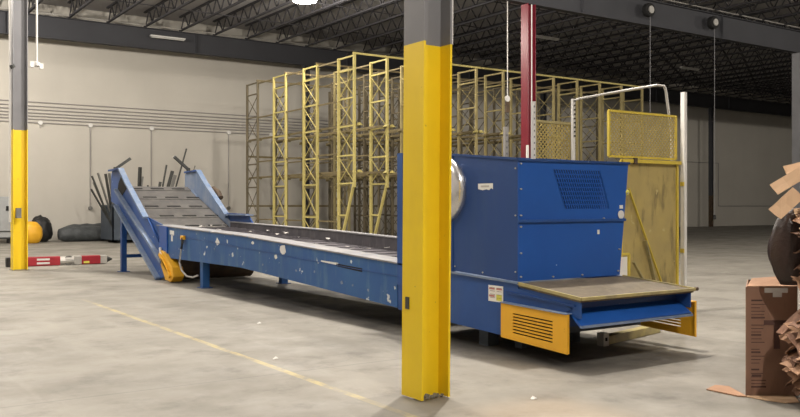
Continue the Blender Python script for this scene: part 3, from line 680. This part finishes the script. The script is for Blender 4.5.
for i, (xb_, xt_, zt_, w, q) in enumerate(strips):
    yy = 37.25 + (i % 5) * .3; k_ = yy / 24.5
    a_ = Vector((max(xb_ * k_, xa + .12), yy, .16)); b_ = Vector((xt_ * k_, yy - .1, 1.6 + (zt_ - 1.6) * k_)); w *= KS
    o = MB().prism([(0, 0), (w, 0), (w, .015), (.015, .015), (.015, w * .6), (0, w * .6)], 2, 0, 1).build('steel_strip', M['scrap2' if q else 'scrap'])
    tag(o, 'long scrap steel angle strip standing in the bin, ' + spos[i], 'steel strip', 'scrap strips in the bin')
    d = b_ - a_; o.location = a_; o.rotation_mode = 'QUATERNION'; o.rotation_quaternion = d.to_track_quat('Z', 'Y'); o.scale = (1, 1, d.length)
def arm(a_, b_, label):
    t = thing('steel_bar', a_, label, 'bar')
    MB().bar(a_, b_, .05, .07).build('bar', M['scrap'], t); MB().cyl(Vector(a_) + Vector((0, 0, -.05)), Vector(a_) + Vector((0, 0, .04)), .05, 10).build('hinge', M['scrap'], t)
arm((6.1, 21.55, 2.53), (6.46, 21.5, 2.80), 'dark steel arm sticking up right from the near conveyor head')
arm((8.0, 21.6, 2.56), (7.58, 21.5, 2.88), 'dark steel arm sticking up left from the far conveyor head')
tag(MB().tube([(8.06, 20.3, 2.0), (8.14, 20.2, 2.03), (8.2, 20.05, 1.93), (8.2, 19.9, 1.80)], .07, 10).build('motor_hose', M['rust']), 'dark lumpy hose clamped on the outside of the far incline frame', 'hose')
# ------------------------------------------------------------------ left background items
gm = thing('control_cabinet', (6.6, 40.4, 0), 'grey metal cabinet cut by the left photo edge near the back wall', 'cabinet')
MB().box(5.6, 6.95, 39.4, 40.3, .25, 2.0).build('cabinet_body', M['greymach'], gm, bevel=.03)
MB().box(6.55, 6.8, 39.38, 39.4, 1.4, 1.6).build('control_panel', M['slot'], gm)
MB().box(6.0, 6.9, 39.37, 39.4, .5, .54).build('panel_seam', M['scrap'], gm)
for x in (5.7, 6.7): MB().box(x, x + .15, 39.5, 40.2, 0, .25).build('skid', M['black'], gm)
MB().box(5.6, 6.95, 39.38, 39.42, .2, .26).build('base_trim', M['black'], gm)
def lump(name, c, s, m, label, cat, seed, amp=.18, flat=.0):
    import bmesh
    from mathutils import noise as nz
    b = bmesh.new(); bmesh.ops.create_icosphere(b, subdivisions=4, radius=1)
    for v in b.verts:
        n = v.co.normalized(); d = 1 + amp * nz.noise(n * 2.3 + Vector((seed, 0, 0))) + amp * .5 * nz.noise(n * 6 + Vector((0, seed, 0)))
        v.co = Vector((n.x * s[0], n.y * s[1], n.z * s[2])) * d
        v.co.z = max(v.co.z, -s[2] * .82)
    me = bpy.data.meshes.new(name); b.to_mesh(me); b.free(); me.materials.append(M[m])
    for p_ in me.polygons: p_.use_smooth = True
    o = bpy.data.objects.new(name, me); C.objects.link(o); o.location = (c[0], c[1], s[2] * .82 + c[2])
    return tag(o, label, cat)
lump('yellow_tub', (7.5, 39.1, 0), (.46, .4, .52), 'machyellow', 'rounded yellow plastic tub on the floor behind the left column', 'tub', 4, .05)
lump('rubbish_bag', (8.15, 40.5, 0), (.5, .45, .62), 'black', 'slumped black rubbish bag on the floor right of the left column', 'bag', 2)
for i, (x, y, L_, r_, lab) in enumerate(((8.8, 39.95, 2.5, .36, 'long lower grey wrapped roll lying at the foot of the back wall'), (9.3, 41.02, 2.6, .40, 'rear grey wrapped roll lying against the back wall'), (11.5, 39.95, 1.9, .33, 'short grey wrapped roll near the conveyor end by the wall'))):
    from mathutils import noise as nz
    b = MB(); n, m_ = 20, 18
    vs = []
    for k in range(m_ + 1):
        t = k / m_; rr = r_ * (1 - .35 * abs(2 * t - 1) ** 5)
        for j in range(n):
            a_ = 2 * PI * j / n; q = 1 + .16 * nz.noise(Vector((t * 7 + i * 3, math.cos(a_) * 1.4, math.sin(a_) * 1.4)))
            vs.append((x + t * L_, y + rr * q * math.cos(a_), max(0.004, r_ * .92 + rr * q * math.sin(a_))))
    b.add(vs, [(k * n + j, k * n + (j + 1) % n, (k + 1) * n + (j + 1) % n, (k + 1) * n + j) for k in range(m_) for j in range(n)] + [tuple(reversed(range(n))), tuple(range(m_ * n, (m_ + 1) * n))])
    tag(b.build('wrapped_roll', M['tarp'], smooth=True), lab, 'roll')
# red and white bar on the floor
A = Vector((4.02, 24.2, .125)); D = Vector((2.65, -.08, 0)).normalized()
rb = thing('marker_bar', (A.x, A.y, 0), 'red and white bar with pointed dark tip lying on the floor behind the left column', 'bar')
def seg(a_, b_, m, name, w=.21, h=.24): MB().bar(A + D * a_, A + D * b_, w, h).build(name, M[m], rb, bevel=.015)
seg(.0, .1, 'black', 'end_cap', .22, .25); seg(.1, 1.33, 'redpole', 'red_section')
side = D.cross(Vector((0, 0, 1)))
pn = MB(); pn.bar(A + D * .74 + side * .108 + Vector((0, 0, .05)), A + D * 1.06 + side * .108 + Vector((0, 0, .05)), .006, .05); pn.bar(A + D * .74 + side * .108 - Vector((0, 0, .05)), A + D * 1.06 + side * .108 - Vector((0, 0, .05)), .006, .05)
pn.build('white_lettering_patch', M['white'], rb)
MB().cyl(A + D * 1.33, A + D * 1.68, .115, 14).build('grey_joint', M['pipe'], rb)
MB().lathe(A + D * 1.55 + side * .08, [(.05, .0), (.13, .0), (.13, .06), (.05, .06)], 16, 1).build('joint_ring', M['scrap2'], rb)
seg(1.68, 1.88, 'pipe', 'white_section'); seg(1.88, 2.38, 'redpole', 'red_section', .2, .23)
MB().bar(A + D * 1.93 + side * .104 - Vector((0, 0, .06)), A + D * 2.08 + side * .104 - Vector((0, 0, .06)), .006, .06).build('yellow_label', M['stickyellow'], rb)
seg(2.38, 2.56, 'pipe', 'white_section', .19, .22)
MB().cyl(A + D * 2.56, A + D * 2.72, .10, 12, .01).build('pointed_tip', M['scrap'], rb)
# ------------------------------------------------------------------ lights and hanging things
def lamp(x, y, z, label=None, on=True, power=2500, col=(1, .93, .84), r=.11, k=1.):
    t = thing('high_bay_lamp', (x, y, z), label, 'lamp', 'high bay lamps under the roof')
    MB().lathe((x, y, z), [(.05, .42), (.12, .40), (.14, .2), (.16, .12), (.30 * k, .04), (.30 * k, .03)], 20).build('housing', M['pipe'], t)
    MB().lathe((x, y, z), [(.28 * k, .03), (.27 * k, -.02), (.2 * k, -.05), (.02, -.06)], 20).build('lens', M['glow'] if on else M['lens'], t)
    MB().cyl((x, y, z + .42), (x, y, ZC), .012, 6).build('hanger', M['scrap'], t)
    if on:
        l = bpy.data.lights.new('lamp_light', 'POINT'); l.energy = power; l.color = col; l.shadow_soft_size = r
        o = bpy.data.objects.new('lamp_light', l); C.objects.link(o); o.parent = t; o.location = (0, 0, -.35)
lamp(15.9, 30.0, 9.75, 'glowing high bay lamp under the roof at the top edge, above the racks', power=1000, k=1.7)
LAMPS = [(7.7, 8.6, 3300), (7.7, 17.5, 2100), (-3., 10., 900), (1.5, 26, 2600), (3.0, 35., 1800), (-3., 22., 800), (18., 13.5, 1300), (2., -3., 2300), (12., -2., 1000), (34., 7., 2400), (54., 6., 3000)]  # far right pair added to brighten roof and wall; viewer-side lamps are fill
for i, (x, y, pw) in enumerate(LAMPS):
    lamp(x, y, 9.9, 'glowing unseen high bay roof lamp above the photo, ' + ['over the platform', 'over the conveyor', 'left of the viewer', 'beyond the left column', 'before the left wall part', 'far left of the conveyor', 'right of the hopper', 'behind the viewer', 'behind the viewer to the right', 'added far to the right of the cardboard', 'added furthest right'][i], power=pw)
for i, (x, y, z, lab) in enumerate(((13.9, 40.3, 9.72, 'unlit white strip light on the dark girder at upper left'), (30., 31., 10.0, 'unlit white strip light under the roof right of the red column'), (44., 33., 10.0, 'unlit white strip light under the roof at right, above the guard screen'))):
    t = thing('strip_light', (x, y, z), lab, 'lamp')
    MB().box(x - .85, x + .85, y - .09, y + .09, z, z + .07).build('housing', M['white'], t)
    for s in (-.04, .04): MB().cyl((x - .8, y + s, z - .03), (x + .8, y + s, z - .03), .022, 8).build('tube', M['lens'], t)
    for s in (-.7, .7): MB().cyl((x + s, y, z + .07), (x + s, y, ZC if i else z + .3), .01, 6).build('hanger', M['scrap'], t)
    if i == 0: MB().box(x - .75, x + .75, y + .0, y + .16, z + .07, z + .12).build('bracket', M['scrap'], t)
for (x, y, z0, zt, lab, q) in ((3.95, 20., 4.72, ZC, 'white drop pipe with fitting hanging just right of the left column', 0), (20.36, 23., 5.5, 8.95, 'thin hanging cord with ring end left of the red column', 1)):
    t = thing('hanging_cord', (x, y, z0), lab, 'cord')
    MB().cyl((x, y, z0), (x, y, zt), .022 if q == 0 else .02, 8).build('cord', M['white' if q == 0 else 'pipe'], t)
    if q == 0:
        MB().lathe((x - .0, y, z0), [(.03, .06), (.07, .04), (.07, -.03), (.03, -.05)], 12).build('fitting', M['white'], t)
        MB().box(x - .14, x - .05, y - .04, y + .04, z0 - .07, z0 + .06).build('socket', M['white'], t); MB().box(x + .05, x + .13, y - .04, y + .04, z0 - .09, z0 + .03).build('socket', M['lens'], t)
    else:
        MB().lathe((x, y, z0 - .05), [(.05, -.02), (.11, -.02), (.11, .02), (.05, .02)], 14, 1).build('ring', M['white'], t)
        MB().box(x - .08, x + .08, y - .04, y + .04, z0 - .55, z0 - .16).build('pendant', M['rust'], t)
for x, lab in ((27.6, 'left'), (31.8, 'right')):
    t = thing('cord_reel', (x, 22.7, 9.5), 'round cord reel with long hanging cord on the big girder, %s of the two' % lab, 'reel')
    MB().lathe((x, 22.66, 9.5), [(.12, -.12), (.26, -.12), (.28, -.08), (.28, .08), (.26, .12), (.1, .12)], 22, 1).build('drum', M['slot'], t)
    MB().lathe((x, 22.66, 9.5), [(.06, -.16), (.15, -.16), (.15, -.12), (.05, -.12)], 18, 1).build('hub', M['pipe'], t)
    MB().box(x - .05, x + .05, 22.7, 22.99, 9.54, 9.62).build('bracket', M['girder'], t)
    MB().cyl((x + .02, 22.6, 1.2), (x + .02, 22.6, 9.35), .012, 6).build('cord', M['colgrey'], t)
    MB().lathe((x + .02, 22.6, 1.12), [(.03, -.1), (.06, -.08), (.06, .06), (.03, .1)], 10).build('cord_end', M['black'], t)
# ------------------------------------------------------------------ cardboard at the right
TH = math.atan2(580, 850); FW = Vector((math.sin(TH), math.cos(TH), 0)); RT = Vector((math.cos(TH), -math.sin(TH), 0))
def W(d, l, z): return FW * d + RT * l + Vector((0, 0, z))
yaw = -TH
cb = thing('cardboard_box', W(7.16, 3.1, 0), 'tall brown printed carton standing upright in front of the crushed cardboard', 'box')
def wbox(mb, d0, d1, l0, l1, z0, z1):
    vs = [W(d, l, z) for z in (z0, z1) for d, l in ((d0, l0), (d0, l1), (d1, l1), (d1, l0))]
    return mb.add(vs, [(3, 2, 1, 0), (4, 5, 6, 7), (0, 1, 5, 4), (1, 2, 6, 5), (2, 3, 7, 6), (3, 0, 4, 7)])
b = MB(); d0, d1, l0, l1 = 7.14, 7.50, 2.905, 3.34
wbox(b, d0, d0 + .006, l0, l1, .005, .92); wbox(b, d1, d1 + .006, l0 + .17, l1 + .1, .005, .95); wbox(b, d0, d0 + .006, l0, l1, .005, .92)
b.add([W(d0, l0, .005), W(d1, l0 + .16, .005), W(d1, l0 + .16, .95), W(d0, l0, .92), W(d0, l0 + .008, .005), W(d1, l0 + .168, .005), W(d1, l0 + .168, .95), W(d0, l0 + .008, .92)], [(0, 1, 2, 3), (7, 6, 5, 4), (0, 4, 5, 1), (1, 5, 6, 2), (2, 6, 7, 3), (3, 7, 4, 0)])
b.add([W(d0, l1 - .006, .005), W(d1, l1 + .09, .005), W(d1, l1 + .09, .93), W(d0, l1 - .006, .92), W(d0, l1, .005), W(d1, l1 + .096, .005), W(d1, l1 + .096, .93), W(d0, l1, .92)], [(0, 1, 2, 3), (7, 6, 5, 4), (0, 4, 5, 1), (1, 5, 6, 2), (2, 6, 7, 3), (3, 7, 4, 0)])
b.build('carton_walls', M['cardbox'], cb)
fl = MB(); fl.add([W(d0, l0 + .01, .925), W(d0, l1, .925), W(d1, l1 + .1, .985), W(d1, l0 + .2, .96)], [(0, 1, 2, 3)]); fl.build('top_flap', M['card'], cb, solid=.006)
ink = MB()
for i in range(26):
    z = .80 - i * .029
    if i in (6, 13, 19): ink.build('printed_text_block', M['ink'], cb); ink = MB(); continue
    wbox(ink, d0 - .002, d0, l0 + .045, l0 + .06 + rnd.uniform(.05, .11), z, z + (.006 if i % 5 else .014))
ink.build('printed_text_block', M['ink'], cb)
ik = MB(); wbox(ik, d0 - .002, d0, l0 + .15, l0 + .34, .60, .64); wbox(ik, d0 - .002, d0, l0 + .235, l0 + .285, .40, .60); wbox(ik, d0 - .002, d0, l0 + .05, l0 + .13, .17, .185)
ik.build('printed_mark', M['ink'], cb)
tp = MB(); wbox(tp, d0 - .006, d0 - .002, l0 + .155, l0 + .35, .872, .912); wbox(tp, d0 - .006, d0 - .002, l0 + .225, l0 + .30, .835, .872)
tp.build('white_tape', M['white'], cb)
def sheet(name, c, w, h, n, bend, m, label, twist=0., grp=None, cat='cardboard', seed=0, jag=.12, nx=7, ny=5):
    """crumpled sheet: centre c, width w along axis u, height h along v; n = (u, v) axes"""
    rr = random.Random(seed); u, v = n[0].normalized(), n[1].normalized(); k = u.cross(v).normalized(); vs = []
    for j in range(ny + 1):
        for i in range(nx + 1):
            a_ = i / nx - .5; b_ = j / ny - .5
            ed = 1 + (rr.uniform(-jag, jag) if i in (0, nx) or j in (0, ny) else 0)
            vs.append(c + u * (a_ * w * ed) + v * (b_ * h * ed) + k * (bend * (4 * a_ * a_) * w * .5 + twist * a_ * b_ * w + rr.uniform(-.02, .02) * w))
    b = MB(); b.add(vs, [(j * (nx + 1) + i, j * (nx + 1) + i + 1, (j + 1) * (nx + 1) + i + 1, (j + 1) * (nx + 1) + i) for j in range(ny) for i in range(nx)])
    return tag(b.build(name, M[m], solid=.006), label, cat, grp)
Zv = Vector((0, 0, 1))
# flat pieces on the floor
def flat(pts, m, label):
    b = MB(); b.prism([(W(d, l, 0).x, W(d, l, 0).y) for d, l in pts], 2, .003, .012); tag(b.build('cardboard_flap', M[m]), label, 'cardboard')
flat([(7.38, 2.66), (7.32, 2.7), (7.12, 2.83), (7.1, 2.9), (7.5, 2.9), (7.55, 2.8)], 'card', 'flat cardboard flap on the floor left of the printed carton')
flat([(7.12, 2.88), (6.98, 3.0), (6.88, 3.12), (6.9, 3.24), (7.12, 3.30)], 'card2', 'flat cardboard flap on the floor in front of the printed carton')
# big leaning pieces at the top
TOPS = [((6.85, 3.21, 1.85), .46, .10, (.86, .0, .52), 'card2', 'pale cardboard strip jutting out at the top of the stack'),
        ((6.82, 3.10, 1.62), .26, .12, (.74, .0, .68), 'card2', 'wide pale cardboard flap bent down below the top strip'),
        ((7.0, 3.36, 1.92), .4, .12, (.98, .1, .25), 'card2', 'pale cardboard sheet on the very top of the stack'),
        ((6.80, 3.26, 1.56), .22, .07, (.95, .1, .15), 'card2', 'small pale cardboard piece below the wide flap')]
for i, (c, w, h, ax, m, lab) in enumerate(TOPS):
    u = RT * ax[0] + FW * ax[1] + Zv * ax[2]; v = u.cross(FW).normalized() + FW * .25
    sheet('cardboard_sheet', W(*c), w, h, (u, v), .05, m, lab, .08, seed=i, jag=.03, nx=4, ny=2)
# dark plastic wrapped bundle behind
lp = MB(); n, m_ = 22, 12; vs = []
from mathutils import noise as nz
for k in range(m_ + 1):
    t = k / m_; z = .96 + t * .62; rr = .46 * (math.sin(PI * (.18 + .7 * t)) ** .6)
    for j in range(n):
        a_ = 2 * PI * j / n; q = 1 + .14 * nz.noise(Vector((math.cos(a_) * 2, math.sin(a_) * 2, t * 3)))
        vs.append(W(6.92 + rr * q * math.sin(a_) * .25, 3.30 + rr * q * .62 * math.cos(a_), z))
lp.add(vs, [(k * n + j, k * n + (j + 1) % n, (k + 1) * n + (j + 1) % n, (k + 1) * n + j) for k in range(m_) for j in range(n)] + [tuple(reversed(range(n))), tuple(range(m_ * n, (m_ + 1) * n))])
tag(lp.build('plastic_bundle', M['brownplastic'], smooth=True), 'dark brown plastic-wrapped bundle in the cardboard stack above the carton', 'bundle')
# bale core the sheets are pressed into
core = MB(); core.prism([tuple(W(d, l, 0).xy) for d, l in ((7.02, 3.36), (7.02, 4.4), (8.3, 5.0), (8.3, 4.02))], 2, 0, 1.72)
tag(core.build('cardboard_bale', M['carddark'], bevel=.06), 'dark pressed cardboard bale at the right edge behind the loose sheets', 'bale')
# loose sheets fanning out of the bale
for i in range(84):
    z = .06 + (i / 84) * 1.58 + rnd.uniform(-.02, .02)
    low = z < .8
    lx = 3.10 if low else 3.19
    if .75 < z < 1.3: lx = 3.22
    if .80 < z < .97: lx = 3.34
    lx += rnd.uniform(-.04, .07) + (0.10 if z < .3 else 0)
    tilt = rnd.uniform(.1, .9); L_ = rnd.uniform(.26, .40)
    u = RT * rnd.uniform(.75, 1) + FW * rnd.uniform(-.2, .4) + Zv * tilt
    v = (FW + Zv * rnd.uniform(-.25, .25) + RT * rnd.uniform(-.3, .3))
    m = rnd.choice(['card', 'card', 'carddark', 'carddark', 'carddark', 'card2' if z > 1.3 else 'card'])
    dep = rnd.uniform(6.6, 6.9) if low else rnd.uniform(6.6, 6.8)
    lv_ = 'near the floor' if z < .35 else 'beside the carton' if z < .8 else 'just above the carton' if z < 1.2 else 'near the stack top'
    cl = {'card': 'brown', 'carddark': 'dark brown', 'card2': 'pale'}[m]
    sheet('cardboard_sheet', W(dep, lx + L_ * .38, max(z, .2)), L_, rnd.uniform(.10, .22), (u, v), rnd.uniform(-.2, .2), m,
          '%s crumpled cardboard sheet fanning out of the bale %s' % (cl, lv_), rnd.uniform(-.6, .6), '%s cardboard sheets %s' % (cl, lv_), seed=100 + i, jag=.07, nx=5, ny=3)
# small litter on the floor
for (x, y, lab) in ((4.85, 5.17, 'tiny white paper scrap on the floor in front of the machine'), (3.9, 8.05, 'small dark scrap on the floor left of the near column'), (4.9, 10.6, 'tiny scrap on the floor beside the yellow line')):
    tag(MB().add([(x, y, .003), (x + .06, y + .01, .006), (x + .05, y + .05, .02), (x + .01, y + .04, .004)], [(0, 1, 2, 3)]).build('floor_scrap', M['debris'], solid=.004), lab, 'scrap')
# ------------------------------------------------------------------ world, camera, view
w = bpy.data.worlds.new('world'); bpy.context.scene.world = w; w.use_nodes = True
w.node_tree.nodes['Background'].inputs[0].default_value = (.5, .5, .55, 1); w.node_tree.nodes['Background'].inputs[1].default_value = .02
cam = bpy.data.cameras.new('camera'); co = bpy.data.objects.new('camera', cam); C.objects.link(co); bpy.context.scene.camera = co
cam.sensor_fit = 'HORIZONTAL'; cam.sensor_width = 36; cam.lens = 850 / 800 * 36; cam.clip_end = 300
cam.shift_y = -(208.5 - 206) / 800
co.location = (0, 0, 1.6); co.rotation_euler = (PI / 2, 0, -TH)
sc = bpy.context.scene
sc.view_settings.view_transform = 'Standard'; sc.view_settings.look = 'None'; sc.view_settings.gamma = 1; sc.view_settings.exposure = .15; sc.view_settings.use_curve_mapping = False
